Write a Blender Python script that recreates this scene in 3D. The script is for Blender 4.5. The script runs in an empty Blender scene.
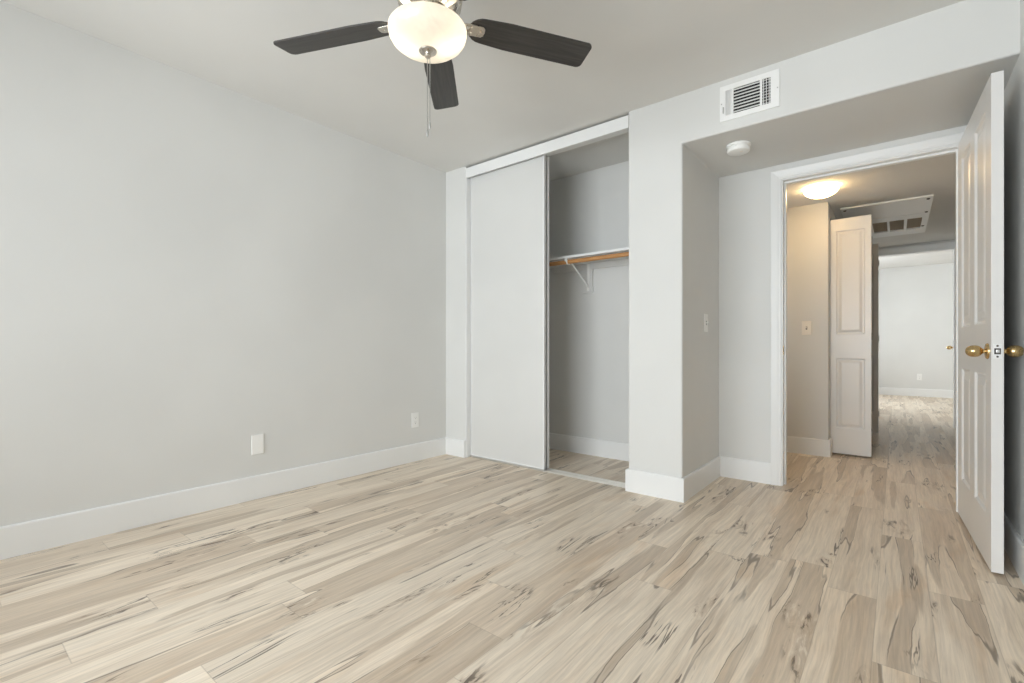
import bpy, bmesh, math, random
from mathutils import Vector, Matrix

random.seed(7)
S = bpy.context.scene
COL = S.collection
PI = math.pi

# ------------------------------------------------------------------ camera
cam_data = bpy.data.cameras.new('camera')
cam = bpy.data.objects.new('camera', cam_data)
COL.objects.link(cam)
cam_data.sensor_fit = 'HORIZONTAL'
cam_data.sensor_width = 36.0
cam_data.lens = 476.55 / 1024 * 36.0
cam_data.shift_y = 5.2 / 1024
cam_data.clip_start = 0.02
cam.location = (0, 0, 0.9286)
cam.rotation_euler = (PI / 2, 0, math.radians(38.94))
S.camera = cam

# ------------------------------------------------------------------ world, light, exposure
S.view_settings.view_transform = 'Standard'
S.view_settings.look = 'None'
S.view_settings.exposure = 0.06
S.view_settings.gamma = 1.0
S.view_settings.use_curve_mapping = False
S.cycles.max_bounces = 10
S.cycles.diffuse_bounces = 7
S.cycles.glossy_bounces = 3
S.cycles.sample_clamp_indirect = 4.0
S.cycles.caustics_reflective = False
S.cycles.caustics_refractive = False

w = bpy.data.worlds.new('sky')
S.world = w
w.use_nodes = True
bg = w.node_tree.nodes['Background']
bg.inputs[0].default_value = (0.86, 0.93, 1.0, 1)
bg.inputs[1].default_value = 1.2


def area_light(name, loc, rot, sx, sy, power, color):
    d = bpy.data.lights.new(name, 'AREA')
    d.shape = 'RECTANGLE'
    d.size, d.size_y = sx, sy
    d.energy = power
    d.color = color
    o = bpy.data.objects.new(name, d)
    o.location = loc
    o.rotation_euler = rot
    COL.objects.link(o)
    return o


def point_light(name, loc, power, color, radius):
    d = bpy.data.lights.new(name, 'POINT')
    d.energy = power
    d.color = color
    d.shadow_soft_size = radius
    o = bpy.data.objects.new(name, d)
    o.location = loc
    COL.objects.link(o)
    return o


P_BACK, P_HALLFILL, P_FAR, P_FAN, P_HALL, P_SKY, P_FILLSUN = 165, 10, 200, 0.33, 20, 1.3, 15.0
bg.inputs[1].default_value = P_SKY
YB = -1.90                                   # wall behind the camera, with the bedroom window
WX0, WX1, WZ0, WZ1 = -2.75, -0.05, 0.45, 2.15
# daylight entering through the bedroom window
area_light('window_daylight', ((WX0 + WX1) / 2, YB - 0.20, (WZ0 + WZ1) / 2), (PI / 2, 0, 0),
           WX1 - WX0, WZ1 - WZ0, P_BACK, (0.90, 0.96, 1.0))
# sunlight added to bounce fill off the unseen floor behind the viewer
sd_ = bpy.data.lights.new('fill_sun', 'SUN')
sd_.energy = P_FILLSUN
sd_.angle = math.radians(0.6)
sd_.color = (1.0, 0.96, 0.90)
so_ = bpy.data.objects.new('fill_sun', sd_)
so_.rotation_euler = (math.radians(41), 0, math.radians(-8))
so_.location = (-1.4, -6, 8)
COL.objects.link(so_)
# fill light added for the hall, behind a window added at its end
area_light('hall_fill_light', (-1.98, 4.27, 1.30), (0, -PI / 2, 0), 1.1, 0.8, P_HALLFILL, (1.0, 0.97, 0.92))
# daylight entering the far room through its window
area_light('far_window_daylight', (-2.62, 9.9, 1.45), (0, -PI / 2, 0), 1.5, 1.9, P_FAR, (0.90, 0.96, 1.0))

# ------------------------------------------------------------------ dimensions read from the photo
XL, XR = -3.048, 0.397
YC = 2.859          # plane of the closet front, column and soffit
YA = 3.608          # back of the alcove and of the closet
XJ = -2.811         # left side of the closet opening
XC0, XC1 = -1.347, -1.0
ZS = 2.146          # alcove soffit
ZC = 2.44
YT = 3.72           # hall side of the alcove wall
YH = 4.80           # hall wall that faces the bedroom door
XH = -0.45          # hall left wall (with the bifold closet)
YF = 7.40           # wall at the hall's end
YE = 11.714         # far wall
ZH = 2.15
DX0, DX1, DZ = -0.612, 0.289, 2.045           # bedroom door rough opening


# ------------------------------------------------------------------ node helpers
class NT:
    def __init__(self, name):
        self.m = bpy.data.materials.new(name)
        self.m.use_nodes = True
        self.t = self.m.node_tree
        self.t.nodes.clear()
        self.out = self.t.nodes.new('ShaderNodeOutputMaterial')

    def n(self, typ, **kw):
        nd = self.t.nodes.new(typ)
        for k, v in kw.items():
            setattr(nd, k, v)
        return nd

    def put(self, sock, v):
        if v is None:
            return
        if isinstance(v, bpy.types.NodeSocket):
            self.t.links.new(v, sock)
        elif isinstance(v, (tuple, list)):
            v = tuple(v)
            if sock.type == 'RGBA' and len(v) == 3:
                v = v + (1,)
            sock.default_value = v
        else:
            sock.default_value = v

    def math(self, op, a, b=None, c=None, clamp=False):
        nd = self.n('ShaderNodeMath', operation=op)
        nd.use_clamp = clamp
        self.put(nd.inputs[0], a)
        self.put(nd.inputs[1], b)
        self.put(nd.inputs[2], c)
        return nd.outputs[0]

    def step(self, x, lo, hi, to0=0.0, to1=1.0):
        nd = self.n('ShaderNodeMapRange', interpolation_type='SMOOTHSTEP')
        self.put(nd.inputs['Value'], x)
        nd.inputs['From Min'].default_value = lo
        nd.inputs['From Max'].default_value = hi
        nd.inputs['To Min'].default_value = to0
        nd.inputs['To Max'].default_value = to1
        return nd.outputs[0]

    def xyz(self, x, y, z=0.0):
        nd = self.n('ShaderNodeCombineXYZ')
        self.put(nd.inputs[0], x)
        self.put(nd.inputs[1], y)
        self.put(nd.inputs[2], z)
        return nd.outputs[0]

    def noise(self, vec, scale=1.0, detail=2.0, rough=0.5, dist=0.0):
        nd = self.n('ShaderNodeTexNoise')
        self.put(nd.inputs['Vector'], vec)
        nd.inputs['Scale'].default_value = scale
        nd.inputs['Detail'].default_value = detail
        nd.inputs['Roughness'].default_value = rough
        nd.inputs['Distortion'].default_value = dist
        return nd.outputs['Fac']

    def mix(self, f, a, b, mode='MIX'):
        nd = self.n('ShaderNodeMix', data_type='RGBA', blend_type=mode)
        self.put(nd.inputs['Factor'], f)
        self.put(nd.inputs['A'] if False else nd.inputs[6], a)
        self.put(nd.inputs[7], b)
        return nd.outputs[2]

    def bsdf(self, color, rough=0.5, metal=0.0, spec=0.5, normal=None, coat=0.0):
        p = self.n('ShaderNodeBsdfPrincipled')
        self.put(p.inputs['Base Color'], color)
        self.put(p.inputs['Roughness'], rough)
        self.put(p.inputs['Metallic'], metal)
        p.inputs['Specular IOR Level'].default_value = spec
        p.inputs['Coat Weight'].default_value = coat
        if normal is not None:
            self.put(p.inputs['Normal'], normal)
        self.t.links.new(p.outputs[0], self.out.inputs[0])
        return p

    def bump(self, h, strength, dist=0.001):
        b = self.n('ShaderNodeBump')
        b.inputs['Strength'].default_value = strength
        b.inputs['Distance'].default_value = dist
        self.put(b.inputs['Height'], h)
        return b.outputs[0]


def painted(name, color, rough, spec=0.4, texture=0.25, scale=160.0, mottled=0.02):
    a = NT(name)
    co = a.n('ShaderNodeTexCoord').outputs['Object']
    h = a.noise(co, scale, 3, 0.55)
    v = a.noise(co, 1.7, 2, 0.5)
    k = a.step(v, 0.3, 0.7, 1 - mottled, 1 + mottled)
    c = a.mix(1.0, color, a.xyz(k, k, k), 'MULTIPLY')
    a.bsdf(c, rough, 0, spec, a.bump(h, texture, 0.0008))
    return a.m


def metal(name, color, rough, streak=True):
    a = NT(name)
    co = a.n('ShaderNodeTexCoord').outputs['Object']
    v = a.noise(co, 60.0, 3, 0.6)
    r = a.step(v, 0.3, 0.7, rough * 0.8, rough * 1.2)
    a.bsdf(color, r, 1.0, 0.5)
    return a.m


WALL = (0.722, 0.722, 0.705)
M = {}
M['wall'] = painted('wall_paint', WALL, 0.62, 0.3)
M['ceiling'] = painted('ceiling_paint', (0.735, 0.728, 0.705), 0.75, 0.25, 0.35, 120)
M['trim'] = painted('white_trim_paint', (0.84, 0.845, 0.84), 0.34, 0.5, 0.05, 60)
M['door'] = painted('white_door_paint', (0.785, 0.775, 0.76), 0.30, 0.5, 0.06, 70)
M['slide'] = painted('white_sliding_door_laminate', (0.70, 0.70, 0.685), 0.42, 0.4, 0.04, 60)
M['plastic'] = painted('white_plastic', (0.90, 0.90, 0.88), 0.35, 0.5, 0.0, 50)
M['ivory'] = painted('ivory_plastic', (0.88, 0.84, 0.77), 0.35, 0.5, 0.0, 50)
M['register'] = painted('white_enamel', (0.90, 0.90, 0.89), 0.35, 0.5, 0.0, 50)
M['dark'] = painted('dark_void', (0.03, 0.03, 0.03), 0.8, 0.2, 0.0, 50)
M['slot'] = painted('dark_slot', (0.06, 0.055, 0.05), 0.6, 0.3, 0.0, 50)
M['grille'] = painted('tan_filter', (0.42, 0.36, 0.29), 0.9, 0.1, 0.3, 300)
M['nickel'] = metal('brushed_nickel', (0.62, 0.58, 0.52), 0.30)
M['brass'] = metal('aged_brass', (0.62, 0.45, 0.22), 0.24)
M['steel'] = metal('dull_steel', (0.55, 0.55, 0.54), 0.40)
M['alu'] = metal('white_aluminium', (0.80, 0.78, 0.74), 0.45)


def blade_material():
    a = NT('dark_walnut_blade')
    co = a.n('ShaderNodeTexCoord').outputs['Object']
    mp = a.n('ShaderNodeMapping')
    a.put(mp.inputs[0], co)
    mp.inputs['Scale'].default_value = (4, 70, 10)
    g = a.noise(mp.outputs[0], 1.0, 4, 0.6, 0.4)
    c = a.mix(a.step(g, 0.3, 0.7), (0.030, 0.028, 0.026), (0.060, 0.055, 0.050))
    a.bsdf(c, 0.38, 0, 0.45, a.bump(g, 0.15, 0.0005))
    return a.m


def rod_material():
    a = NT('varnished_pine_rod')
    co = a.n('ShaderNodeTexCoord').outputs['Object']
    mp = a.n('ShaderNodeMapping')
    a.put(mp.inputs[0], co)
    mp.inputs['Scale'].default_value = (3, 60, 60)
    g = a.noise(mp.outputs[0], 1.0, 4, 0.6, 0.6)
    c = a.mix(a.step(g, 0.3, 0.75), (0.62, 0.33, 0.13), (0.44, 0.20, 0.07))
    a.bsdf(c, 0.38, 0, 0.5)
    return a.m


def bowl_material(name, tint, emit):
    a = NT(name)
    co = a.n('ShaderNodeTexCoord').outputs['Object']
    v = a.noise(co, 9.0, 4, 0.6, 1.2)
    k = a.step(v, 0.3, 0.7, 0.9, 1.0)
    c = a.mix(1.0, tint, a.xyz(k, k, k), 'MULTIPLY')
    tr = a.n('ShaderNodeBsdfTranslucent')
    a.put(tr.inputs[0], c)
    di = a.n('ShaderNodeBsdfDiffuse')
    a.put(di.inputs[0], c)
    gl = a.n('ShaderNodeBsdfGlossy')
    gl.inputs['Roughness'].default_value = 0.15
    em = a.n('ShaderNodeEmission')
    a.put(em.inputs[0], tint)
    em.inputs[1].default_value = emit
    m1 = a.n('ShaderNodeMixShader')
    m1.inputs[0].default_value = 0.3
    a.t.links.new(tr.outputs[0], m1.inputs[1])
    a.t.links.new(di.outputs[0], m1.inputs[2])
    m2 = a.n('ShaderNodeMixShader')
    m2.inputs[0].default_value = 0.05
    a.t.links.new(m1.outputs[0], m2.inputs[1])
    a.t.links.new(gl.outputs[0], m2.inputs[2])
    ad = a.n('ShaderNodeAddShader')
    a.t.links.new(m2.outputs[0], ad.inputs[0])
    a.t.links.new(em.outputs[0], ad.inputs[1])
    a.t.links.new(ad.outputs[0], a.out.inputs[0])
    return a.m


def pane_material():
    a = NT('window_glass')
    tr = a.n('ShaderNodeBsdfTransparent')
    gl = a.n('ShaderNodeBsdfGlossy')
    gl.inputs['Roughness'].default_value = 0.02
    fr = a.n('ShaderNodeFresnel')
    mx = a.n('ShaderNodeMixShader')
    a.t.links.new(fr.outputs[0], mx.inputs[0])
    a.t.links.new(tr.outputs[0], mx.inputs[1])
    a.t.links.new(gl.outputs[0], mx.inputs[2])
    a.t.links.new(mx.outputs[0], a.out.inputs[0])
    return a.m


def floor_material():
    a = NT('maple_plank_floor')
    co = a.n('ShaderNodeTexCoord').outputs['Object']
    sp = a.n('ShaderNodeSeparateXYZ')
    a.put(sp.inputs[0], co)
    x, y = sp.outputs[0], sp.outputs[1]
    PW, PL = 0.152, 1.22
    px = a.math('DIVIDE', a.math('ADD', x, 0.514), PW)
    row = a.math('FLOOR', px)
    fx = a.math('FRACT', px)
    wn = a.n('ShaderNodeTexWhiteNoise', noise_dimensions='1D')
    a.put(wn.inputs['W'], row)
    py = a.math('ADD', a.math('DIVIDE', y, PL), a.math('MULTIPLY', wn.outputs['Value'], 7.0))
    colm = a.math('FLOOR', py)
    fy = a.math('FRACT', py)
    wn2 = a.n('ShaderNodeTexWhiteNoise', noise_dimensions='2D')
    a.put(wn2.inputs['Vector'], a.xyz(row, colm))
    rs = a.n('ShaderNodeSeparateColor')
    a.put(rs.inputs[0], wn2.outputs['Color'])
    r1, r2, r3 = rs.outputs[0], rs.outputs[1], rs.outputs[2]
    ox = a.math('MULTIPLY', r1, 61.0)
    oy = a.math('MULTIPLY', r2, 47.0)
    X = a.math('ADD', x, ox)
    Y = a.math('ADD', y, oy)

    def V(sx, sy, dz=0.0):
        return a.xyz(a.math('MULTIPLY', X, sx), a.math('MULTIPLY', Y, sy), dz)
    # wavy grain
    wx = a.noise(V(5.5, 2.1, 2.0), 1.0, 2, 0.5)
    X = a.math('ADD', X, a.math('MULTIPLY_ADD', wx, 0.030, -0.015))
    # soft tonal streaks, long and narrow
    s1 = a.noise(V(13, 0.75, 3.0), 1.0, 4, 0.58, 0.25)
    s2 = a.noise(V(34, 1.6, 17.0), 1.0, 4, 0.62, 0.3)
    stx = a.math('ADD', a.math('MULTIPLY', s1, 0.62), a.math('MULTIPLY', s2, 0.38))
    soft = a.step(stx, 0.40, 0.66)
    # heartwood patches with live edges
    bw = a.math('MULTIPLY_ADD', a.noise(V(16, 4.5, 61.0), 1.0, 3, 0.6, 0.3), 0.016, -0.008)
    band = a.noise(a.xyz(a.math('MULTIPLY', a.math('ADD', X, bw), 9.5), a.math('MULTIPLY', Y, 0.55), 0.0), 1.0, 2.5, 0.5, 0.15)
    thr = a.math('ADD', band, a.math('MULTIPLY_ADD', r3, 0.20, -0.105))
    heart = a.step(thr, 0.515, 0.555)
    heart = a.math('MULTIPLY', heart, a.step(thr, 0.50, 0.72, 0.80, 0.45))
    sap = a.mix(r2, (0.850, 0.745, 0.612), (0.800, 0.692, 0.560))
    tan = a.mix(r1, (0.540, 0.435, 0.328), (0.460, 0.365, 0.272))
    c = a.mix(heart, sap, tan)
    c = a.mix(a.math('MULTIPLY', soft, 0.52), c, (0.54, 0.420, 0.308))
    # honey blush
    blush = a.step(a.noise(V(7, 1.5, 9.0), 1.0, 3, 0.55, 0.4), 0.57, 0.72)
    c = a.mix(a.math('MULTIPLY', blush, 0.36), c, (0.60, 0.405, 0.235))
    # fine grain
    gr = a.noise(V(110, 4.0, 5.0), 1.0, 4, 0.68, 0.4)
    gk = a.step(gr, 0.25, 0.75, 0.83, 1.10)
    c = a.mix(1.0, c, a.xyz(gk, gk, gk), 'MULTIPLY')
    # mineral streaks along the patch edges
    edge = a.math('ABSOLUTE', a.math('SUBTRACT', thr, 0.530))
    el = a.step(edge, 0.002, 0.010, 1.0, 0.0)
    em = a.step(a.noise(V(3.2, 1.5, 13.0), 1.0, 2, 0.5), 0.44, 0.56)
    lines = a.math('MULTIPLY', a.math('MULTIPLY', el, em), 0.8)
    # long cracks
    cn = a.noise(V(9.0, 0.8, 21.0), 1.0, 5, 0.60, 0.7)
    cl = a.step(a.math('ABSOLUTE', a.math('SUBTRACT', cn, 0.5)), 0.003, 0.012, 1.0, 0.0)
    cm = a.step(a.noise(V(4.0, 1.9, 31.0), 1.0, 2, 0.5), 0.56, 0.64)
    lines = a.math('MAXIMUM', lines, a.math('MULTIPLY', cl, cm))
    # short forked splits and small knots
    km = a.step(a.noise(V(5.0, 2.0, 41.0), 1.0, 1, 0.5), 0.60, 0.68)
    kn = a.noise(V(26, 5.2, 51.0), 1.0, 4, 0.62, 1.3)
    spl = a.step(kn, 0.565, 0.625)
    halo = a.step(kn, 0.44, 0.60)
    c = a.mix(a.math('MULTIPLY', a.math('MULTIPLY', halo, km), 0.45), c, (0.36, 0.255, 0.170))
    cream = a.math('MULTIPLY', a.step(kn, 0.44, 0.36), km)
    c = a.mix(a.math('MULTIPLY', cream, 0.55), c, (0.80, 0.73, 0.62))
    lines = a.math('MAXIMUM', lines, a.math('MULTIPLY', km, spl))
    c = a.mix(a.math('MULTIPLY', lines, 0.86), c, (0.110, 0.082, 0.062))
    # plank to plank tone
    tk = a.math('MULTIPLY_ADD', r3, 0.14, 0.93)
    c = a.mix(1.0, c, a.xyz(tk, tk, tk), 'MULTIPLY')
    # seams
    ex = a.math('MINIMUM', fx, a.math('SUBTRACT', 1.0, fx))
    ey = a.math('MINIMUM', fy, a.math('SUBTRACT', 1.0, fy))
    sx_ = a.step(ex, 0.004, 0.012, 1.0, 0.0)
    sy_ = a.step(ey, 0.0006, 0.0018, 1.0, 0.0)
    seam = a.math('MAXIMUM', sx_, sy_)
    c = a.mix(a.math('MULTIPLY', seam, 0.30), c, (0.24, 0.185, 0.14))
    h = a.math('SUBTRACT', a.math('MULTIPLY', gr, 0.25), a.math('MAXIMUM', seam, lines))
    ro = a.step(gr, 0.2, 0.8, 0.36, 0.46)
    a.bsdf(c, ro, 0, 0.42, a.bump(h, 0.12, 0.001))
    return a.m


M['blade'] = blade_material()
M['rod'] = rod_material()
M['floor'] = floor_material()
M['pane'] = pane_material()
M['fan_bowl'] = bowl_material('alabaster_glass', (0.96, 0.91, 0.82), 0.12)
M['hall_bowl'] = bowl_material('frosted_glass', (1.0, 0.72, 0.36), P_HALL)


# ------------------------------------------------------------------ mesh helpers
def obj(name, bm, mat, parent=None, smooth=False, bevel=0.0, segs=2):
    bmesh.ops.recalc_face_normals(bm, faces=bm.faces[:])
    me = bpy.data.meshes.new(name)
    bm.to_mesh(me)
    bm.free()
    me.materials.append(mat)
    if smooth:
        for p in me.polygons:
            p.use_smooth = True
        try:
            me.set_sharp_from_angle(angle=math.radians(38))
        except Exception:
            pass
    o = bpy.data.objects.new(name, me)
    COL.objects.link(o)
    if parent is not None:
        o.parent = parent
    if bevel > 0:
        b = o.modifiers.new('bevel', 'BEVEL')
        b.width = bevel
        b.segments = segs
        b.limit_method = 'ANGLE'
        b.angle_limit = math.radians(40)
        for p in me.polygons:
            p.use_smooth = True
        try:
            me.set_sharp_from_angle(angle=math.radians(30))
        except Exception:
            pass
        wn = o.modifiers.new('normals', 'WEIGHTED_NORMAL')
        wn.keep_sharp = False
    return o


def tag(o, label, cat, group=None, kind=None):
    o['label'] = label
    o['category'] = cat
    if group:
        o['group'] = group
    if kind:
        o['kind'] = kind
    return o


def thing(name, label, cat, loc, rot=(0, 0, 0), group=None, kind=None):
    o = bpy.data.objects.new(name, None)
    o.empty_display_size = 0.05
    COL.objects.link(o)
    o.location = loc
    o.rotation_euler = rot
    return tag(o, label, cat, group, kind)


def struct(name, bm, mat, label, cat, bevel=0.0, segs=2):
    o = obj(name, bm, mat, bevel=bevel, segs=segs)
    return tag(o, label, cat, None, 'structure')


def box(bm, x0, x1, y0, y1, z0, z1, mtx=None):
    v = [bm.verts.new(p) for p in ((x0, y0, z0), (x1, y0, z0), (x1, y1, z0), (x0, y1, z0),
                                   (x0, y0, z1), (x1, y0, z1), (x1, y1, z1), (x0, y1, z1))]
    if mtx is not None:
        for q in v:
            q.co = mtx @ q.co
    for f in ((0, 3, 2, 1), (4, 5, 6, 7), (0, 1, 5, 4), (1, 2, 6, 5), (2, 3, 7, 6), (3, 0, 4, 7)):
        bm.faces.new([v[i] for i in f])
    return v


def prism(bm, pts, a0, a1, axis='y', mtx=None):
    """extrude a polygon: axis y -> pts are (x,z); z -> (x,y); x -> (y,z)"""
    def mk(p, a):
        q = {'y': (p[0], a, p[1]), 'z': (p[0], p[1], a), 'x': (a, p[0], p[1])}[axis]
        q = Vector(q)
        return mtx @ q if mtx is not None else q
    A = [bm.verts.new(mk(p, a0)) for p in pts]
    B = [bm.verts.new(mk(p, a1)) for p in pts]
    n = len(pts)
    bm.faces.new(A)
    bm.faces.new(B[::-1])
    for i in range(n):
        j = (i + 1) % n
        bm.faces.new((A[i], B[i], B[j], A[j]))


def lathe(bm, prof, n=40, mtx=None, axis='z'):
    """prof: (r, h) pairs; r == 0 closes to a point"""
    rings = []
    for r, h in prof:
        if r < 1e-6:
            p = Vector((0, 0, h)) if axis == 'z' else Vector((h, 0, 0))
            rings.append([bm.verts.new(mtx @ p if mtx else p)])
        else:
            ring = []
            for i in range(n):
                t = 2 * PI * i / n
                p = Vector((r * math.cos(t), r * math.sin(t), h)) if axis == 'z' else Vector((h, r * math.cos(t), r * math.sin(t)))
                ring.append(bm.verts.new(mtx @ p if mtx else p))
            rings.append(ring)
    for A, B in zip(rings, rings[1:]):
        for i in range(n):
            j = (i + 1) % n
            if len(A) == 1 and len(B) == 1:
                continue
            if len(A) == 1:
                bm.faces.new((A[0], B[i], B[j]))
            elif len(B) == 1:
                bm.faces.new((A[i], B[0], A[j]))
            else:
                bm.faces.new((A[i], B[i], B[j], A[j]))


def tube(bm, pts, r, n=10, caps=True):
    pts = [Vector(p) for p in pts]
    rings = []
    for k, p in enumerate(pts):
        if k == 0:
            d = pts[1] - p
        elif k == len(pts) - 1:
            d = p - pts[k - 1]
        else:
            d = (pts[k + 1] - pts[k - 1])
        d.normalize()
        u = d.orthogonal() if k == 0 else (u - d * u.dot(d))
        u.normalize()
        vv = d.cross(u)
        rr = r[k] if isinstance(r, (list, tuple)) else r
        rings.append([bm.verts.new(p + u * rr * math.cos(2 * PI * i / n) + vv * rr * math.sin(2 * PI * i / n)) for i in range(n)])
    for A, B in zip(rings, rings[1:]):
        for i in range(n):
            j = (i + 1) % n
            bm.faces.new((A[i], A[j], B[j], B[i]))
    if caps:
        bm.faces.new(rings[0][::-1])
        bm.faces.new(rings[-1])


def skirting(path, h=0.142, t=0.014, side=1):
    """baseboard with an eased top edge swept along a wall; side=+1: it stands to the right of the path"""
    prof = [(0, 0), (t, 0), (t, h - 0.007), (t - 0.002, h - 0.002), (t - 0.006, h), (0, h)]
    bm = bmesh.new()
    P = [Vector((p[0], p[1])) for p in path]
    secs = []
    for i, p in enumerate(P):
        def nrm(a, b):
            d = (b - a).normalized()
            return Vector((d.y, -d.x)) * side
        if i == 0:
            m = nrm(P[0], P[1])
        elif i == len(P) - 1:
            m = nrm(P[-2], P[-1])
        else:
            n1, n2 = nrm(P[i - 1], p), nrm(p, P[i + 1])
            m = (n1 + n2)
            m = m / m.dot(n1)
        secs.append([bm.verts.new((p.x + m.x * o, p.y + m.y * o, z)) for o, z in prof])
    n = len(prof)
    for A, B in zip(secs, secs[1:]):
        for i in range(n):
            j = (i + 1) % n
            bm.faces.new((A[i], A[j], B[j], B[i]))
    bm.faces.new(secs[0])
    bm.faces.new(secs[-1][::-1])
    return bm


def panel_leaf(W, H, T, panels, ring=0.014, flat=0.016, raise_w=0.030):
    """door leaf in local space: x 0..W, y -T/2..T/2, z 0..H, with raised panels on both faces"""
    bm = bmesh.new()
    xs = sorted({0.0, W} | {round(p[0], 5) for p in panels} | {round(p[1], 5) for p in panels})
    zs = sorted({0.0, H} | {round(p[2], 5) for p in panels} | {round(p[3], 5) for p in panels})
    for s in (-1, 1):
        y0 = s * T / 2

        def quad(a):
            vs = [bm.verts.new(q) for q in a]
            bm.faces.new(vs)

        for i in range(len(xs) - 1):
            for k in range(len(zs) - 1):
                cx, cz = (xs[i] + xs[i + 1]) / 2, (zs[k] + zs[k + 1]) / 2
                if any(p[0] < cx < p[1] and p[2] < cz < p[3] for p in panels):
                    continue
                quad([(xs[i], y0, zs[k]), (xs[i + 1], y0, zs[k]), (xs[i + 1], y0, zs[k + 1]), (xs[i], y0, zs[k + 1])])
        for (a, b, c, d) in panels:
            steps = [(0, 0), (0.004, 0.0005), (ring, 0.009), (ring + flat, 0.009), (ring + flat + raise_w, 0.0025)]
            rects = [((a + o, c + o, b - o, d - o), dep) for o, dep in steps]
            for (ra, da), (rb, db) in zip(rects, rects[1:]):
                def cor(r, dep):
                    yy = y0 - s * dep
                    return [(r[0], yy, r[1]), (r[2], yy, r[1]), (r[2], yy, r[3]), (r[0], yy, r[3])]
                A, B = cor(ra, da), cor(rb, db)
                for q in range(4):
                    quad([A[q], A[(q + 1) % 4], B[(q + 1) % 4], B[q]])
            quad(cor(*rects[-1]))
    for a in (((0, -1, 0), (0, 1, 0), (0, 1, 1), (0, -1, 1)), ((1, -1, 0), (1, 1, 0), (1, 1, 1), (1, -1, 1)),
              ((0, -1, 0), (1, -1, 0), (1, 1, 0), (0, 1, 0)), ((0, -1, 1), (1, -1, 1), (1, 1, 1), (0, 1, 1))):
        bm.faces.new([bm.verts.new((q[0] * W, q[1] * T / 2, q[2] * H)) for q in a])
    bmesh.ops.remove_doubles(bm, verts=bm.verts[:], dist=1e-5)
    return bm


def new_box(*a, **k):
    bm = bmesh.new()
    box(bm, *a, **k)
    return bm


# ------------------------------------------------------------------ the shell
struct('floor', new_box(-3.25, 2.9, YB - 0.1, YE + 0.2, -0.12, 0.0), M['floor'],
       'pale maple plank floor with brown streaks and dark cracks', 'floor')
struct('ceiling', new_box(-3.2, 0.55, YB - 0.1, YT - 0.02, ZC, ZC + 0.12), M['ceiling'],
       'light grey painted bedroom ceiling around the dark bladed fan', 'ceiling')
struct('wall_left', new_box(XL - 0.12, XL, YB - 0.1, YT, 0, ZC + 0.02), M['wall'],
       'long bare light greige wall at the left of the bedroom', 'wall')
struct('wall_right', new_box(XR, XR + 0.12, YB - 0.1, YT, 0, ZC + 0.02), M['wall'],
       'greige wall in shade behind the open white panel door', 'wall')

bm = bmesh.new()
for a in ((XL - 0.1, WX0, 0, ZC + 0.02), (WX1, XR + 0.1, 0, ZC + 0.02), (WX0, WX1, 0, WZ0), (WX0, WX1, WZ1, ZC + 0.02)):
    box(bm, a[0], a[1], YB - 0.12, YB, a[2], a[3])
struct('wall_back', bm, M['wall'], 'greige bedroom wall around the window behind the viewer', 'wall')

bm = bmesh.new()                                 # stub at the left of the closet
box(bm, XL - 0.02, XJ, YC, YC + 0.11, 0, ZC + 0.02)
struct('wall_stub', bm, M['wall'], 'narrow greige wall return between left wall and closet', 'wall', 0.006)

bm = bmesh.new()                                 # column and soffit over the alcove
prism(bm, [(XC0, -0.01), (XC1, -0.01), (XC1, ZS), (XR + 0.05, ZS), (XR + 0.05, ZC + 0.03), (XC0, ZC + 0.03)], YC, YA + 0.02, 'y')
struct('wall_column', bm, M['wall'], 'greige column beside the closet and the soffit over the door alcove', 'wall', 0.011, 3)

bm = bmesh.new()                                 # back of closet and alcove, with the doorway
box(bm, XL - 0.05, DX0, YA, YT, 0, ZC + 0.02)
box(bm, DX1, XR + 0.3, YA, YT, 0, ZC + 0.02)
box(bm, DX0, DX1, YA, YT, DZ + 0.012, ZC + 0.02)
struct('wall_alcove', bm, M['wall'], 'greige wall with the bedroom doorway, at the back of alcove and closet', 'wall')

# hall
struct('ceiling_hall', new_box(-1.9, 0.8, YT - 0.02, YF + 0.02, ZH, ZH + 0.12), M['ceiling'],
       'low hall ceiling with a lit bowl lamp and an access panel', 'ceiling')
struct('wall_hall', new_box(-1.9, XH, YH, YH + 0.130, 0, ZH + 0.02), M['wall'],
       'warmly lit greige hall wall facing the bedroom doorway', 'wall', 0.006)
bm = bmesh.new()
for a in ((YT, 3.87, 0, ZH + 0.02), (4.67, YH, 0, ZH + 0.02), (3.87, 4.67, 0, 0.75), (3.87, 4.67, 1.85, ZH + 0.02)):
    box(bm, -1.92, -1.8, a[0], a[1], a[2], a[3])
struct('wall_hall_end', bm, M['wall'], 'greige wall around the small added window at the left end of the hall', 'wall')
struct('wall_hall_right', new_box(0.68, 0.80, YT - 0.02, YF, 0, ZH + 0.02), M['wall'], 'greige right hand wall of the hall behind the open door', 'wall')
bm = bmesh.new()
box(bm, XH - 0.11, XH, YH + 0.125, 6.46, 2.05, ZH + 0.02)
box(bm, XH - 0.11, XH, 6.46, YF, 0, ZH + 0.02)
box(bm, -1.25, -1.15, YH + 0.125, YF, 0, ZH + 0.02)
struct('wall_hall_left', bm, M['wall'], 'greige hall wall around the bifold closet opening', 'wall')
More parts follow.
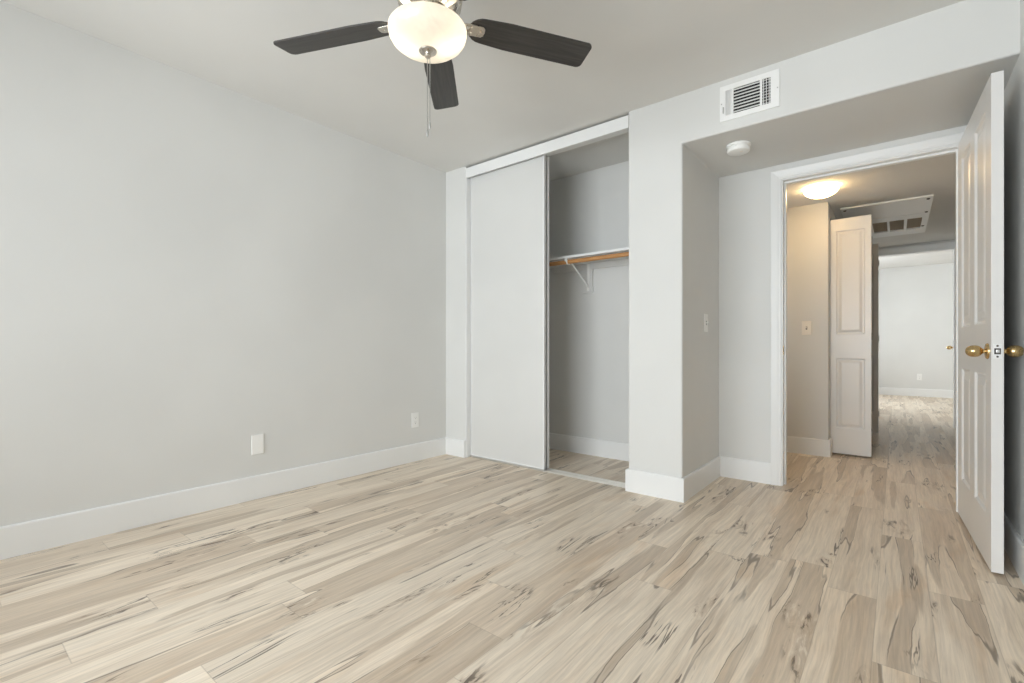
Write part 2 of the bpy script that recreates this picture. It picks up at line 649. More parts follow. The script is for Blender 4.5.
# far room
FX0, FX1 = -0.27, 0.520
bm = bmesh.new()
box(bm, -2.6, FX0, YF, YF + 0.12, 0, 2.47)
box(bm, FX1, 2.7, YF, YF + 0.12, 0, 2.47)
box(bm, FX0, FX1, YF, YF + 0.12, 2.06, 2.47)
struct('wall_hall_far', bm, M['wall'], 'wall at the end of the hall around the far doorway', 'wall')
struct('wall_far', new_box(-2.6, 2.7, YE, YE + 0.12, 0, 2.47), M['wall'], 'bright pale wall of the far room seen through the hall', 'wall')
struct('ceiling_far', new_box(-2.6, 2.7, YF + 0.02, YE + 0.12, 2.446, 2.56), M['ceiling'], 'bright ceiling of the far room beyond the hall', 'ceiling')
struct('wall_far_right', new_box(2.6, 2.72, YF + 0.1, YE + 0.1, 0, 2.47), M['wall'], 'right hand wall of the far room', 'wall')
bm = bmesh.new()
fy0, fy1, fz0, fz1 = 8.95, 10.85, 0.7, 2.2
for a in ((YF + 0.1, fy0, 0, 2.47), (fy1, YE + 0.1, 0, 2.47), (fy0, fy1, 0, fz0), (fy0, fy1, fz1, 2.47)):
    box(bm, -2.62, -2.5, a[0], a[1], a[2], a[3])
struct('wall_far_left', bm, M['wall'], 'left hand wall of the far room around its window', 'wall')


def window(name, x0, x1, z0, z1, mtx, label):
    t = thing(name, label, 'window', (0, 0, 0), kind='structure')
    t.matrix_world = mtx
    b = bmesh.new()
    f = 0.05
    for a in ((x0, x1, z0, z0 + f), (x0, x1, z1 - f, z1), (x0, x0 + f, z0 + f, z1 - f), (x1 - f, x1, z0 + f, z1 - f),
              ((x0 + x1) / 2 - f / 2, (x0 + x1) / 2 + f / 2, z0 + f, z1 - f)):
        box(b, a[0], a[1], -0.09, -0.03, a[2], a[3])
    obj('window_frame', b, M['trim'], t)
    b = bmesh.new()
    box(b, x0 + f, x1 - f, -0.066, -0.060, z0 + f, z1 - f)
    obj('pane', b, M['pane'], t)
    return t


window('window_1', WX0, WX1, WZ0, WZ1, Matrix.Translation((0, YB, 0)), 'white framed sliding window in the wall behind the viewer')
window('added_window_3', -0.4, 0.4, 0.75, 1.85, Matrix.Translation((-1.8, 4.27, 0)) @ Matrix.Rotation(-PI / 2, 4, 'Z'), 'small white framed window added for fill light at the left end of the hall')  # added at the unseen hall end to let the fill light in
window('window_2', -0.95, 0.95, fz0, fz1, Matrix.Translation((-2.5, 9.9, 0)) @ Matrix.Rotation(-PI / 2, 4, 'Z'), 'white framed window lighting the far room')

# ------------------------------------------------------------------ baseboards
def base(name, path, label, side=1):
    o = obj(name, skirting(path, side=side), M['trim'])
    tag(o, label, 'baseboard', None, 'structure')


base('baseboard_left', [(XL, YB), (XL, YC), (XJ, YC)], 'white baseboard along the left wall and closet return')
base('baseboard_column', [(XC0, YC + 0.055), (XC0, YC), (XC1, YC), (XC1, YA), (-0.6635, YA)],
     'white baseboard wrapped around the column and into the alcove')
base('baseboard_closet', [(XL, YC + 0.11), (XL, YA), (XC0, YA)], 'white baseboard inside the open closet')
base('baseboard_right', [(XR, YA), (XR, YB)], 'white baseboard in the gap behind the open door')
base('baseboard_hall', [(-1.8, YH), (XH, YH), (XH, YH + 0.12)], 'white baseboard under the hall switch', 1)
base('baseboard_hall_right', [(0.68, YF - 0.02), (0.68, YT + 0.02)], 'white baseboard on the right hall wall')
base('baseboard_far', [(-2.5, YE), (2.6, YE)], 'white baseboard at the far room wall')

# ------------------------------------------------------------------ bedroom doorway: jamb, stop and casing
bm = bmesh.new()
J = 0.019
jx0, jx1, jz = DX0, DX1, DZ + 0.012
box(bm, jx0 - 0.001, jx0 + J, YA - 0.001, YT + 0.001, 0, jz)
box(bm, jx1 - J, jx1 + 0.001, YA - 0.001, YT + 0.001, 0, jz)
box(bm, jx0 + J, jx1 - J, YA - 0.001, YT + 0.001, jz - J, jz)
sx0, sx1 = jx0 + J, jx1 - J
box(bm, sx0, sx0 + 0.011, YA + 0.045, YA + 0.080, 0, jz - J)
box(bm, sx1 - 0.011, sx1, YA + 0.045, YA + 0.080, 0, jz - J)
box(bm, sx0 + 0.011, sx1 - 0.011, YA + 0.045, YA + 0.080, jz - J - 0.011, jz - J)
jamb = obj('trim_1', bm, M['trim'])
tag(jamb, 'white jamb and door stop lining the bedroom doorway', 'door frame', None, 'structure')


def casing(x0, x1, z1, y, width, side, extra_left=0.0):
    """colonial casing around an opening; x0,x1,z1 inner edges; side -1 faces -y"""
    prof = [(0, 0), (0, 0.008), (0.006, 0.011), (0.016, 0.010), (0.024, 0.013), (0.044, 0.016), (width - 0.006, 0.018), (width, 0.015), (width, 0)]
    b = bmesh.new()
    secs = []
    for (cx, cz, dx, dz) in ((x0, 0, -1, 0), (x0, z1, -1, 1), (x1, z1, 1, 1), (x1, 0, 1, 0)):
        secs.append([b.verts.new((cx + dx * o, y + side * d, cz + dz * o)) for o, d in prof])
    n = len(prof)
    for A, B in zip(secs, secs[1:]):
        for i in range(n):
            j = (i + 1) % n
            b.faces.new((A[i], B[i], B[j], A[j]))
    b.faces.new(secs[0])
    b.faces.new(secs[-1][::-1])
    return b


o = obj('trim_2', casing(DX0 + 0.013, DX1 - 0.013, jz - 0.014, YA, 0.064, -1), M['trim'])
tag(o, 'white moulded casing around the bedroom doorway', 'door casing', None, 'structure')
o = obj('trim_3', casing(DX0 + 0.002, DX1 - 0.002, jz - 0.012, YT, 0.062, 1), M['trim'])
tag(o, 'white casing on the hall side of the bedroom doorway', 'door casing', None, 'structure')

# strike plate on the jamb
pl = thing('strike_plate', 'small brass strike plate on the left jamb of the bedroom doorway', 'strike plate', (jx0 + J, YA + 0.022, 0.905))
obj('plate', new_box(0, 0.0015, -0.014, 0.014, -0.029, 0.029), M['brass'], pl)
obj('latch_hole', new_box(0.0006, 0.0019, -0.007, 0.007, -0.012, 0.012), M['slot'], pl)


# ------------------------------------------------------------------ doors with knobs
def knob_on(parent, x, y, z, sgn, big=1.0):
    """egg knob whose axis leaves the leaf face along local y * sgn"""
    m = Matrix.Translation((x, y, z)) @ Matrix.Rotation(-sgn * PI / 2, 4, 'X')
    b = bmesh.new()
    prof = [(0.0095, 0.004), (0.0095, 0.016), (0.0125, 0.019), (0.0185, 0.023), (0.0232, 0.030), (0.0250, 0.040),
            (0.0240, 0.050), (0.0205, 0.059), (0.0145, 0.0655), (0.0075, 0.069), (0, 0.070)]
    lathe(b, [(r * big, h) for r, h in prof], 32, m)
    k = obj('knob', b, M['brass'], parent, True)
    k['label'] = 'aged brass knob'
    b = bmesh.new()
    lathe(b, [(0, 0), (0.033, 0), (0.033, 0.003), (0.030, 0.007), (0.020, 0.009), (0.012, 0.010), (0, 0.010)], 32, m)
    obj('rosette', b, M['brass'], k, True)
    return k


def hinge_on(parent, x, y, z):
    b = bmesh.new()
    lathe(b, [(0, -0.045), (0.005, -0.045), (0.006, -0.040), (0.006, 0.040), (0.005, 0.045), (0, 0.048)], 12, Matrix.Translation((x, y, z)))
    box(b, x, x + 0.03, y - 0.001, y + 0.001, z - 0.042, z + 0.042)
    obj('hinge', b, M['brass'], parent, True)


DW, DT, DH = 0.862, 0.0365, 2.030
# local x from hinge to free edge; the free edge points back into the room
hx, hy = 0.262, 3.597
fx_, fy_ = 0.298, 2.737
ang = math.atan2(fy_ - hy, fx_ - hx)
door1 = thing('door_1', 'open white four panel bedroom door with brass knobs', 'door', (0, 0, 0), kind='structure')
dirv = Vector((math.cos(ang), math.sin(ang), 0))
nrm = Vector((-dirv.y, dirv.x, 0))          # local +y
# visible left face is at local -y ... shift so that face passes through (hx,hy)-(fx_,fy_)
side = 1 if nrm.x > 0 else -1
org = Vector((hx, hy, 0.012)) + nrm * (side * DT / 2)
door1.location = org
door1.rotation_euler = (0, 0, ang)
ps = []
for a, b_ in ((0.112, 0.375), (0.487, 0.750)):
    ps += [(a, b_, 0.205, 0.805), (a, b_, 1.015, 1.925)]
leaf = obj('leaf', panel_leaf(DW, DH, DT, ps), M['door'], door1)
kx = DW - 0.062
knob_on(leaf, kx, -DT / 2, 0.898, -1)
knob_on(leaf, kx, DT / 2, 0.898, 1)
b = bmesh.new()
box(b, DW - 0.0005, DW + 0.0012, -0.013, 0.013, 0.868, 0.928)
lp = obj('latch_plate', b, M['trim'], leaf)
b = bmesh.new()
box(b, DW, DW + 0.0016, -0.0095, 0.0095, 0.886, 0.910)
obj('latch_hole', b, M['slot'], leaf)
b = bmesh.new()
box(b, DW + 0.001, DW + 0.009, -0.006, 0.006, 0.891, 0.905)
obj('latch_bolt', b, M['steel'], leaf, bevel=0.002)
for zz in (0.876, 0.920):
    b = bmesh.new()
    lathe(b, [(0, 0.0022), (0.0035, 0.002), (0.004, 0.001), (0.004, 0)], 10, Matrix.Translation((DW, 0, zz)), 'x')
    obj('screw', b, M['slot'], leaf)
for zz in (0.22, 1.02, 1.80):
    hinge_on(leaf, -0.006, side * DT / 2 * 1.0, zz)

# far door, opened into the far room, hinge edge toward us
ang2 = math.atan2(0.755, 0.050)
door2 = thing('door_2', 'white door standing open in the far room, seen edge on', 'door', (FX1 + 0.012, YF + 0.13, 0.012), (0, 0, ang2), kind='structure')
leaf2 = obj('leaf', panel_leaf(0.755, 2.03, 0.035, [(0.11, 0.325, 0.205, 0.805), (0.43, 0.645, 0.205, 0.805), (0.11, 0.325, 1.015, 1.925), (0.43, 0.645, 1.015, 1.925)]), M['door'], door2)
knob_on(leaf2, 0.693, 0.0175, 0.905, 1)
knob_on(leaf2, 0.693, -0.0175, 0.905, -1)
for zz in (0.24, 1.00, 1.78):
    b = bmesh.new()
    box(b, -0.0015, 0.0, -0.012, 0.016, zz - 0.045, zz + 0.045)
    lathe(b, [(0, -0.045), (0.006, -0.045), (0.006, 0.045), (0, 0.045)], 10, Matrix.Translation((-0.004, 0.021, zz)))
    obj('hinge', b, M['steel'], leaf2, True)

bm = bmesh.new()                                  # jamb of the far doorway
box(bm, FX0 - 0.001, FX0 + 0.018, YF - 0.001, YF + 0.121, 0, 2.06)
box(bm, FX1 - 0.013, FX1 + 0.001, YF - 0.001, YF + 0.121, 0, 2.06)
box(bm, FX0 + 0.018, FX1 - 0.013, YF - 0.001, YF + 0.121, 2.046, 2.061)
o = obj('trim_4', bm, M['trim'])
tag(o, 'white jamb of the doorway at the end of the hall', 'door frame', None, 'structure')
o = obj('trim_5', casing(FX0 + 0.010, FX1 - 0.008, 2.050, YF, 0.075, -1), M['trim'])
tag(o, 'white casing around the doorway at the end of the hall', 'door casing', None, 'structure')

# ------------------------------------------------------------------ closet: fascia, jamb, sliding doors, track
bm = bmesh.new()
box(bm, XJ, XC0, YC + 0.002, YC + 0.020, 2.342, 2.423)
box(bm, XJ, XC0, YC + 0.030, YC + 0.115, 2.366, 2.392)
box(bm, XJ, XC0, YC + 0.100, YC + 0.115, 2.392, 2.4405)
fas = obj('trim_6', bm, M['trim'], bevel=0.002)
tag(fas, 'white fascia board over the closet opening hiding the door track', 'fascia', None, 'structure')
bm = bmesh.new()
box(bm, XJ - 0.001, XJ + 0.008, YC + 0.002, YC + 0.052, 0.0, 2.342)
o = obj('trim_7', bm, M['trim'], bevel=0.002)
tag(o, 'white jamb strip at the left side of the closet opening', 'jamb', None, 'structure')

bm = bmesh.new()                                  # floor track
for yy in (2.905, 2.930, 2.960, 2.985):
    box(bm, XJ, XC0, yy - 0.0015, yy + 0.0015, 0, 0.009)
box(bm, XJ, XC0, 2.902, 2.988, 0, 0.004)
tr = obj('floor_track', bm, M['alu'])
tag(tr, 'pale metal floor track under the sliding closet doors', 'door track')


def sliding(name, x0, x1, yc, label):
    t = thing(name, label, 'sliding door', ((x0 + x1) / 2, yc, 0.012), kind='thing')
    W, H, T = x1 - x0, 2.352, 0.016
    fr = 0.011
    obj('door_panel', new_box(-W / 2 + fr, W / 2 - fr, -T / 2 + 0.002, T / 2 - 0.002, 0.008, H - 0.01), M['slide'], t)
    for s in (-1, 1):
        b = bmesh.new()
        xa, xb = sorted((s * W / 2, s * (W / 2 - fr)))
        box(b, xa, xb, -T / 2 - 0.003, T / 2 + 0.003, 0.0, H)
        obj('edge_stile', b, M['trim'], t, bevel=0.0025)
    b = bmesh.new()
    box(b, -W / 2 + fr, W / 2 - fr, -T / 2 - 0.001, T / 2 + 0.001, 0.0, 0.010)
    obj('bottom_rail', b, M['trim'], t)
    return t


sliding('sliding_door', -2.800, -2.042, 2.9175, 'white flush sliding closet door pulled left, in front')
sliding('sliding_door', -2.795, -2.047, 2.9725, 'second white sliding door behind the first, only its edge showing')

# shelf, rod, cleats, bracket
sh = thing('closet_shelf', 'grey painted closet shelf with white front edge above the wooden rod', 'shelf', (0, 0, 0))
obj('board', new_box(XL + 0.002, XC0 - 0.002, 3.258, YA - 0.001, 1.640, 1.657), M['wall'], sh)
obj('front_edge', new_box(XL + 0.002, XC0 - 0.002, 3.250, 3.258, 1.639, 1.658), M['trim'], sh)
cl = thing('shelf_cleat', 'painted wood cleat under the closet shelf on the closet back wall', 'cleat', (0, 0, 0))
obj('cleat_board', new_box(XL + 0.002, XC0 - 0.002, YA - 0.019, YA - 0.0005, 1.592, 1.6395), M['wall'], cl)
obj('bracket_block', new_box(-2.116, -2.020, YA - 0.020, YA - 0.0005, 1.388, 1.593), M['wall'], cl)

rod = thing('closet_rod', 'varnished brown wooden clothes rod across the open closet', 'clothes rod', (0, 3.268, 1.611))
b = bmesh.new()
lathe(b, [(0, XL + 0.012), (0.0168, XL + 0.012), (0.0168, XC0 - 0.012), (0, XC0 - 0.012)], 24, None, 'x')
obj('pole', b, M['rod'], rod, True)
for xa, s in ((XL + 0.002, 1), (XC0 - 0.002, -1)):
    b = bmesh.new()
    lathe(b, [(0, xa), (0.028, xa), (0.028, xa + s * 0.006), (0.021, xa + s * 0.010), (0.021, xa + s * 0.018), (0, xa + s * 0.018)], 20, None, 'x')
    obj('rod_socket', b, M['plastic'], rod, True)

br = thing('shelf_bracket', 'white metal bracket holding the rod and shelf in the closet', 'bracket', (-2.060, YA - 0.020, 1.39))
b = bmesh.new()
box(b, -0.011, 0.011, -0.003, 0.0, 0.015, 0.247)
obj('back_plate', b, M['plastic'], br)
b = bmesh.new()
box(b, -0.008, 0.008, -0.345, -0.003, 0.2455, 0.2495)
obj('shelf_arm', b, M['plastic'], br)
b = bmesh.new()
tube(b, [(0, -0.003, 0.050), (0, -0.16, 0.150), (0, -0.295, 0.236), (0, -0.31, 0.245)], 0.006, 8)
obj('strut', b, M['plastic'], br, True)
b = bmesh.new()
cy, cz = 3.268 - (YA - 0.020), 1.611 - 1.39
pts = [(0, cy - 0.026, cz + 0.026)] + [(0, cy + 0.0215 * math.cos(t), cz + 0.0215 * math.sin(t)) for t in [math.radians(a) for a in range(180, 371, 19)]]
tube(b, pts, 0.0055, 8)
lathe(b, [(0, -0.012), (0.011, -0.009), (0.013, 0), (0.011, 0.009), (0, 0.012)], 12, Matrix.Translation((-0.004, cy - 0.026, cz + 0.012)))
obj('hook', b, M['plastic'], br, True)


# ------------------------------------------------------------------ wall plates
def plate(name, label, cat, mtx, kind, mat, group=None):
    """local: x across, z up, faces -y"""
    t = thing(name, label, cat, (0, 0, 0), group=group)
    t.matrix_world = mtx
    b = bmesh.new()
    wx, hz = 0.036, 0.060
    box(b, -wx, wx, -0.0055, 0, -hz, hz)
    obj('cover_plate', b, mat, t, bevel=0.003)
    if kind == 'switch':
        b = bmesh.new()
        box(b, -0.0055, 0.0055, -0.0062, -0.004, -0.013, 0.013)
        obj('toggle_slot', b, M['slot'], t)
        b = bmesh.new()
        m = Matrix.Translation((0, -0.005, 0)) @ Matrix.Rotation(math.radians(-28), 4, 'X')
        box(b, -0.0042, 0.0042, -0.016, 0.002, -0.0048, 0.0048, m)
        obj('toggle', b, mat, t, bevel=0.001)
        zs = (-0.030, 0.030)
    elif kind == 'outlet':
        for zc in (-0.0195, 0.0195):
            b = bmesh.new()
            pts = []
            for k in range(24):
                a = 2 * PI * k / 24
                pts.append((0.0172 * math.cos(a), max(-0.0125, min(0.0125, 0.0172 * math.sin(a))) + zc))
            prism(b, pts, -0.0078, -0.003, 'y')
            s = obj('socket', b, mat, t)
            b = bmesh.new()
            box(b, -0.0075, -0.0055, -0.0083, -0.006, zc - 0.001, zc + 0.0075)
            box(b, 0.0055, 0.0075, -0.0083, -0.006, zc + 0.000, zc + 0.0065)
            lathe(b, [(0, -0.0083), (0.0024, -0.0083), (0.0024, -0.006)], 10, Matrix.Translation((0, 0, zc - 0.0075)) @ Matrix.Rotation(PI / 2, 4, 'X') @ Matrix.Scale(-1, 4, (0, 0, 1)))
            obj('slots', b, M['slot'], s)
        zs = (0.0,)
    else:
        zs = (-0.0215, 0.0215)
    for zc in zs:
        b = bmesh.new()
        lathe(b, [(0, 0.0072), (0.0022, 0.0068), (0.0030, 0.0055), (0.0030, 0.004)], 10, Matrix.Translation((0, 0, zc)) @ Matrix.Rotation(PI / 2, 4, 'X'))
        obj('screw', b, mat, t)
    return t


RX = Matrix.Rotation(PI / 2, 4, 'Z')          # faces +x
plate('blank_plate', 'plain white blank cover plate low on the left wall', 'wall plate',
      Matrix.Translation((XL, 1.291, 0.331)) @ RX, 'blank', M['plastic'])
plate('wall_outlet', 'white duplex outlet low on the left wall, close to the closet', 'outlet',
      Matrix.Translation((XL, 2.517, 0.333)) @ RX, 'outlet', M['plastic'])
plate('light_switch', 'white toggle light switch on the side wall of the door alcove', 'light switch',
      Matrix.Translation((XC1, 3.305, 1.088)) @ RX, 'switch', M['plastic'])
plate('light_switch', 'ivory toggle light switch on the warmly lit hall wall', 'light switch',
      Matrix.Translation((-0.608, YH, 1.090)), 'switch', M['ivory'])
plate('wall_outlet', 'white outlet on the bright far room wall above the baseboard', 'outlet',
      Matrix.Translation((0.325, YE, 0.363)), 'outlet', M['plastic'])

# ------------------------------------------------------------------ supply register on the soffit
vt = thing('air_vent', 'white rectangular air register with dark louvers on the soffit above the alcove', 'air vent', (-0.634, YC, 2.3035))
W2, H2 = 0.150, 0.0985
bm = bmesh.new()
sections = [(-0.121, -0.087, 'v'), (-0.078, 0.056, 'h'), (0.067, 0.107, 'v')]
zt, zb = 0.070, -0.070
xs = [-W2, -0.121, -0.087, -0.078, 0.056, 0.067, 0.107, W2]
for i in range(7):
    if i in (1, 3, 5):
        box(bm, xs[i], xs[i + 1], -0.008, 0.0, zt, H2)
        box(bm, xs[i], xs[i + 1], -0.008, 0.0, -H2, zb)
    else:
        box(bm, xs[i], xs[i + 1], -0.008, 0.0, -H2, H2)
bmesh.ops.remove_doubles(bm, verts=bm.verts[:], dist=1e-5)
obj('frame', bm, M['register'], vt)
bm = bmesh.new()
box(bm, -0.125, 0.111, -0.0008, 0.0, -0.074, 0.074)
obj('duct_opening', bm, M['dark'], vt)
for (a, b_, k), tilt in zip(sections, (-38, 48, 25)):
    b = bmesh.new()
    if k == 'h':
        n = 8
        for i in range(n):
            zc = zb + (i + 0.5) * (zt - zb) / n
            m = Matrix.Translation(((a + b_) / 2, -0.0062, zc)) @ Matrix.Rotation(math.radians(tilt), 4, 'X')
            box(b, -(b_ - a) / 2, (b_ - a) / 2, -0.0062, 0.0062, -0.0011, 0.0011, m)
    else:
        n = 4 if tilt < 0 else 3   # nearly shut on the left, open on the right
        for i in range(n):
            xc = a + (i + 0.5) * (b_ - a) / n
            m = Matrix.Translation((xc, -0.0045, 0)) @ Matrix.Rotation(math.radians(tilt), 4, 'Z')
            box(b, -0.0010 if tilt > 0 else -0.0012, 0.0010 if tilt > 0 else 0.0012, -0.0045, 0.0045, zb, zt, m)
        if tilt > 0:
            for i in range(9):
                zc = zb + (i + 0.5) * (zt - zb) / 9
                box(b, a, b_, -0.0030, -0.0012, zc - 0.0012, zc + 0.0012)
    obj('louvers', b, M['register'], vt)
for xx in (-0.141, 0.141):
    b = bmesh.new()
    lathe(b, [(0, 0.0102), (0.003, 0.0096), (0.0038, 0.008)], 10, Matrix.Translation((xx, 0, 0.0)) @ Matrix.Rotation(PI / 2, 4, 'X'))
    obj('screw', b, M['steel'], vt)
b = bmesh.new()
box(b, -0.134, -0.128, -0.013, -0.0075, -0.055, -0.020)
obj('damper_lever', b, M['steel'], vt, bevel=0.001)

# ------------------------------------------------------------------ smoke detector
sd = thing('smoke_detector', 'round white smoke detector under the alcove soffit', 'smoke detector', (-0.746, 3.102, ZS))
b = bmesh.new()
lathe(b, [(0, 0), (0.068, 0), (0.069, -0.004), (0.067, -0.012), (0.060, -0.013), (0, -0.013)], 40)
obj('mounting_base', b, M['plastic'], sd, True)
b = bmesh.new()
lathe(b, [(0.060, -0.011), (0.060, -0.020), (0.063, -0.022), (0.064, -0.034), (0.060, -0.041), (0.050, -0.045), (0.020, -0.047), (0, -0.047)], 40)
obj('detector_body', b, M['plastic'], sd, True)
b = bmesh.new()
lathe(b, [(0, -0.0475), (0.009, -0.0475), (0.009, -0.045)], 16, Matrix.Translation((0.02, -0.015, 0)))
obj('test_button', b, M['ivory'], sd)

# ------------------------------------------------------------------ ceiling fan
FANX, FANY, FZ = -1.372, 1.204, 2.166
fan = thing('ceiling_fan', 'five blade ceiling fan with dark blades, nickel fittings and a lit glass bowl', 'ceiling fan', (FANX, FANY, ZC))


def L(z):
    return z - ZC


b = bmesh.new()
lathe(b, [(0, 0), (0.070, 0), (0.070, -0.020), (0.055, -0.045), (0.030, -0.055), (0, -0.055)], 40)
obj('canopy', b, M['nickel'], fan, True)
b = bmesh.new()
lathe(b, [(0.0, -0.05), (0.013, -0.05), (0.013, -0.10), (0.0, -0.10)], 16)
obj('downrod', b, M['nickel'], fan, True)
b = bmesh.new()
lathe(b, [(0, L(2.345)), (0.045, L(2.345)), (0.085, L(2.325)), (0.118, L(2.290)), (0.124, L(2.25)), (0.118, L(2.215)), (0.100, L(2.195)), (0.085, L(2.186)), (0, L(2.186))], 48)
obj('motor_housing', b, M['nickel'], fan, True)
b = bmesh.new()
lathe(b, [(0, L(2.186)), (0.070, L(2.186)), (0.072, L(2.150)), (0.060, L(2.140)), (0.055, L(2.120)), (0.0, L(2.118))], 40)
obj('light_fitter', b, M['nickel'], fan, True)


def blade_outline(r0, r1, w0, w1):
    pts = []
    n = 10
    for i in range(n + 1):                       # rounded root
        t = PI / 2 + PI * i / n
        pts.append((r0 + 0.060 + 0.060 * math.cos(t), w0 / 2 * math.sin(t)))
    pts.append((r0 + 0.16, -w1 / 2 * 0.99))
    rc = 0.022
    for i in range(6):
        t = -PI / 2 + PI / 2 * i / 5
        pts.append((r1 - rc + rc * math.cos(t), -w1 / 2 + rc + rc * math.sin(t)))
    for i in range(6):
        t = PI / 2 * i / 5
        pts.append((r1 - rc + rc * math.cos(t), w1 / 2 - rc + rc * math.sin(t)))
    pts.append((r0 + 0.16, w1 / 2 * 0.99))
    return pts


pitch = Matrix.Rotation(math.radians(-11.3), 4, 'X')
for k in range(5):
    a = math.radians(203.3 - 72 * k)
    m = Matrix.Translation((0, 0, L(FZ))) @ Matrix.Rotation(a, 4, 'Z')
    b = bmesh.new()
    prism(b, blade_outline(0.150, 0.668, 0.112, 0.128), -0.003, 0.003, 'z', pitch)
    bl = obj('blade', b, M['blade'], fan)
    bl.matrix_local = m
    bl['label'] = 'dark charcoal blade'
    b = bmesh.new()
    plate_pts = [(0.105, -0.016), (0.150, -0.026), (0.205, -0.024), (0.214, -0.016), (0.216, 0.0), (0.214, 0.016), (0.205, 0.024), (0.150, 0.026), (0.105, 0.016)]
    prism(b, plate_pts, -0.0075, -0.003, 'z', pitch)
    # curved arm from the motor down to the plate
    arm = [(0.060, 0.030), (0.085, 0.030), (0.104, 0.018), (0.120, 0.004), (0.150, 0.002), (0.150, -0.0065), (0.112, -0.007), (0.094, 0.004), (0.080, 0.018), (0.060, 0.020)]
    prism(b, arm, -0.019, 0.019, 'y')
    for (sx, sy) in ((0.165, -0.012), (0.165, 0.012), (0.196, 0)):
        lathe(b, [(0, -0.0105), (0.004, -0.0098), (0.005, -0.0075)], 10, pitch @ Matrix.Translation((sx, sy, 0)))
    ir = obj('blade_iron', b, M['nickel'], bl, bevel=0.0015)
    ir['label'] = 'brushed nickel blade bracket'

b = bmesh.new()
bowl = [(0.134, L(2.134)), (0.141, L(2.131)), (0.1465, L(2.122)), (0.147, L(2.112)), (0.143, L(2.097)), (0.133, L(2.080)),
        (0.115, L(2.065)), (0.090, L(2.054)), (0.060, L(2.0475)), (0.028, L(2.045)), (0.0, L(2.0445))]
OFF = Matrix.Translation((-0.0055, -0.0045, 0))
lathe(b, bowl, 64, OFF)
gb = obj('glass_bowl', b, M['fan_bowl'], fan, True)
gb['label'] = 'lit alabaster glass bowl'
b = bmesh.new()
lathe(b, [(0, L(2.047)), (0.032, L(2.046)), (0.034, L(2.043)), (0.031, L(2.039)), (0.020, L(2.037)), (0.011, L(2.036)), (0.009, L(2.032)), (0.012, L(2.027)), (0.011, L(2.021)), (0.006, L(2.017)), (0, L(2.016))], 32, OFF)
obj('finial', b, M['nickel'], fan, True)
for (dx, dy, z1, rr) in ((-0.007, -0.0055, 1.747, 0.0042), (0.0005, 0.0005, 1.777, 0.0032)):
    b = bmesh.new()
    z = L(2.016)
    while z > L(z1):
        lathe(b, [(0, 0.0024), (0.0017, 0.0012), (0.0019, 0), (0.0017, -0.0012), (0, -0.0024)], 6, Matrix.Translation((dx, dy, z)))
        z -= 0.0046
    tube(b, [(dx, dy, L(2.016)), (dx, dy, L(z1))], 0.0007, 5)
    ch = obj('pull_chain', b, M['steel'], fan, True)
    b = bmesh.new()
    lathe(b, [(0, 0.010), (rr * 0.5, 0.008), (rr, 0.0), (rr * 1.2, -0.010), (rr * 0.9, -0.017), (0, -0.020)], 14, Matrix.Translation((dx, dy, L(z1) - 0.008)))
    obj('chain_fob', b, M['steel'], ch, True)
# the two lamps in the bowl
rv = Vector((0.778, 0.629, 0))
for s in (-1, 1):
    p = Vector((FANX - 0.0055, FANY - 0.0045, 2.108)) + rv * (0.070 * s)
    point_light('fan_bulb', p, P_FAN, (1.0, 0.88, 0.70), 0.022)

# ------------------------------------------------------------------ hall ceiling lamp
def bowl_lamp(loc, label):
    hl = thing('ceiling_light', label, 'ceiling light', loc)
    b = bmesh.new()
    lathe(b, [(0, 0), (0.086, 0), (0.090, -0.006), (0.084, -0.020), (0, -0.022)], 40)
    obj('base_pan', b, M['register'], hl, True)
    b = bmesh.new()
    lathe(b, [(0.114, -0.020), (0.1135, -0.026), (0.104, -0.041), (0.087, -0.056), (0.063, -0.068), (0.034, -0.076), (0.0, -0.078)], 56)
    g2 = obj('glass_shade', b, M['hall_bowl'], hl, True)
    g2['label'] = 'glowing frosted glass shade'
    for aa in (-35, 85, 205):
        m = Matrix.Rotation(math.radians(aa), 4, 'Z')
        b = bmesh.new()
        prism(b, [(0.084, -0.010), (0.115, -0.014), (0.120, -0.019), (0.120, -0.032), (0.116, -0.034), (0.116, -0.020), (0.113, -0.017), (0.084, -0.014)], -0.005, 0.005, 'y', m)
        obj('clip', b, M['slot'], hl, bevel=0.001)
    return hl


bowl_lamp((-0.453, 4.33, ZH), 'small lit frosted bowl lamp on the hall ceiling')

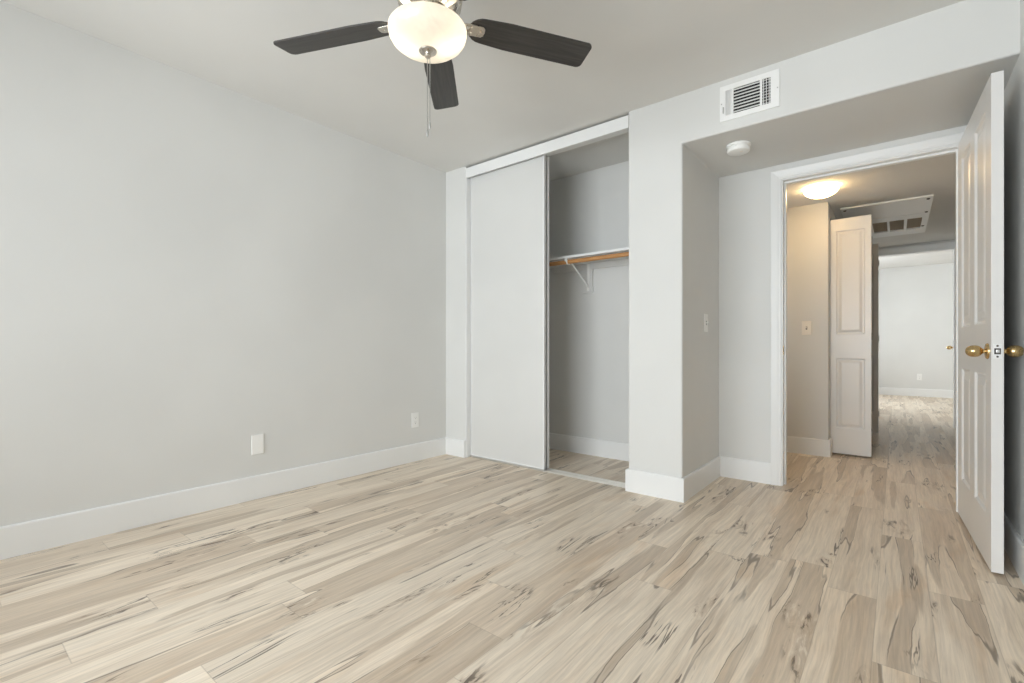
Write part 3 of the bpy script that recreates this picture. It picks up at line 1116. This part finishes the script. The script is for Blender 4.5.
# ------------------------------------------------------------------ access panel with return grille on the hall ceiling
ap = thing('ceiling_access_panel', 'white access panel with square return openings screwed to the hall ceiling', 'access panel', (0, 0, ZH))
px0, px1, py0, pym, py1 = -0.390, 0.228, 5.084, 5.66, 6.63
b = bmesh.new()
box(b, px0, px1, py0, pym, -0.016, 0.0)
obj('hatch_board', b, M['trim'], ap, bevel=0.003)
b = bmesh.new()
f0, f1 = 5.845, 6.368
mx = [-0.335, -0.215, -0.190, -0.077, -0.058, 0.052, 0.075, 0.184]
box(b, px0, px1, pym + 0.004, f0, -0.018, 0.0)
box(b, px0, px1, f1, py1, -0.018, 0.0)
edges = [px0] + mx + [px1]
for i in range(0, len(edges), 2):
    box(b, edges[i], edges[i + 1], f0, f1, -0.018, 0.0)
bmesh.ops.remove_doubles(b, verts=b.verts[:], dist=1e-5)
obj('grille_frame', b, M['trim'], ap)
for i in range(0, 8, 2):
    b = bmesh.new()
    box(b, mx[i], mx[i + 1], f0, f1, -0.004, 0.0)
    obj('filter_pad', b, M['grille'], ap)
for (sx, sy) in ((px0 + 0.03, py0 + 0.06), (px1 - 0.03, py0 + 0.06), (px1 - 0.025, pym - 0.03), (px1 - 0.03, 6.25), (px0 + 0.03, 6.25)):
    b = bmesh.new()
    lathe(b, [(0, -0.024), (0.008, -0.023), (0.012, -0.018), (0.012, -0.014)], 12, Matrix.Translation((sx, sy, 0)))
    obj('screw', b, M['slot'], ap)

# ------------------------------------------------------------------ bifold closet doors in the hall
def bifold(label, y, x0, w, gap, flip):
    t = thing('bifold_door', label, 'bifold door', (x0, y, 0.016), kind='thing')
    for k in range(2):
        pl_ = [(0.040, w - 0.040, 0.215, 0.815), (0.040, w - 0.040, 1.015, 1.905)]
        bmx = panel_leaf(w, 2.005, 0.030, pl_, 0.010, 0.010, 0.020)
        o_ = obj('leaf', bmx, M['door'], t)
        o_.location = (0, flip * k * gap, 0)
    for zz in (0.2, 1.0, 1.8):
        b4 = bmesh.new()
        lathe(b4, [(0, -0.03), (0.004, -0.03), (0.004, 0.03), (0, 0.03)], 8, Matrix.Translation((w + 0.003, flip * gap / 2, zz)))
        obj('hinge', b4, M['steel'], t, True)
    return t


bifold('folded white two panel bifold closet door nearest the bedroom doorway', 4.947, -0.449, 0.283, 0.036, 1)
bifold('second folded bifold door farther down the hall, just its edge showing', 6.40, -0.440, 0.287, 0.036, -1)
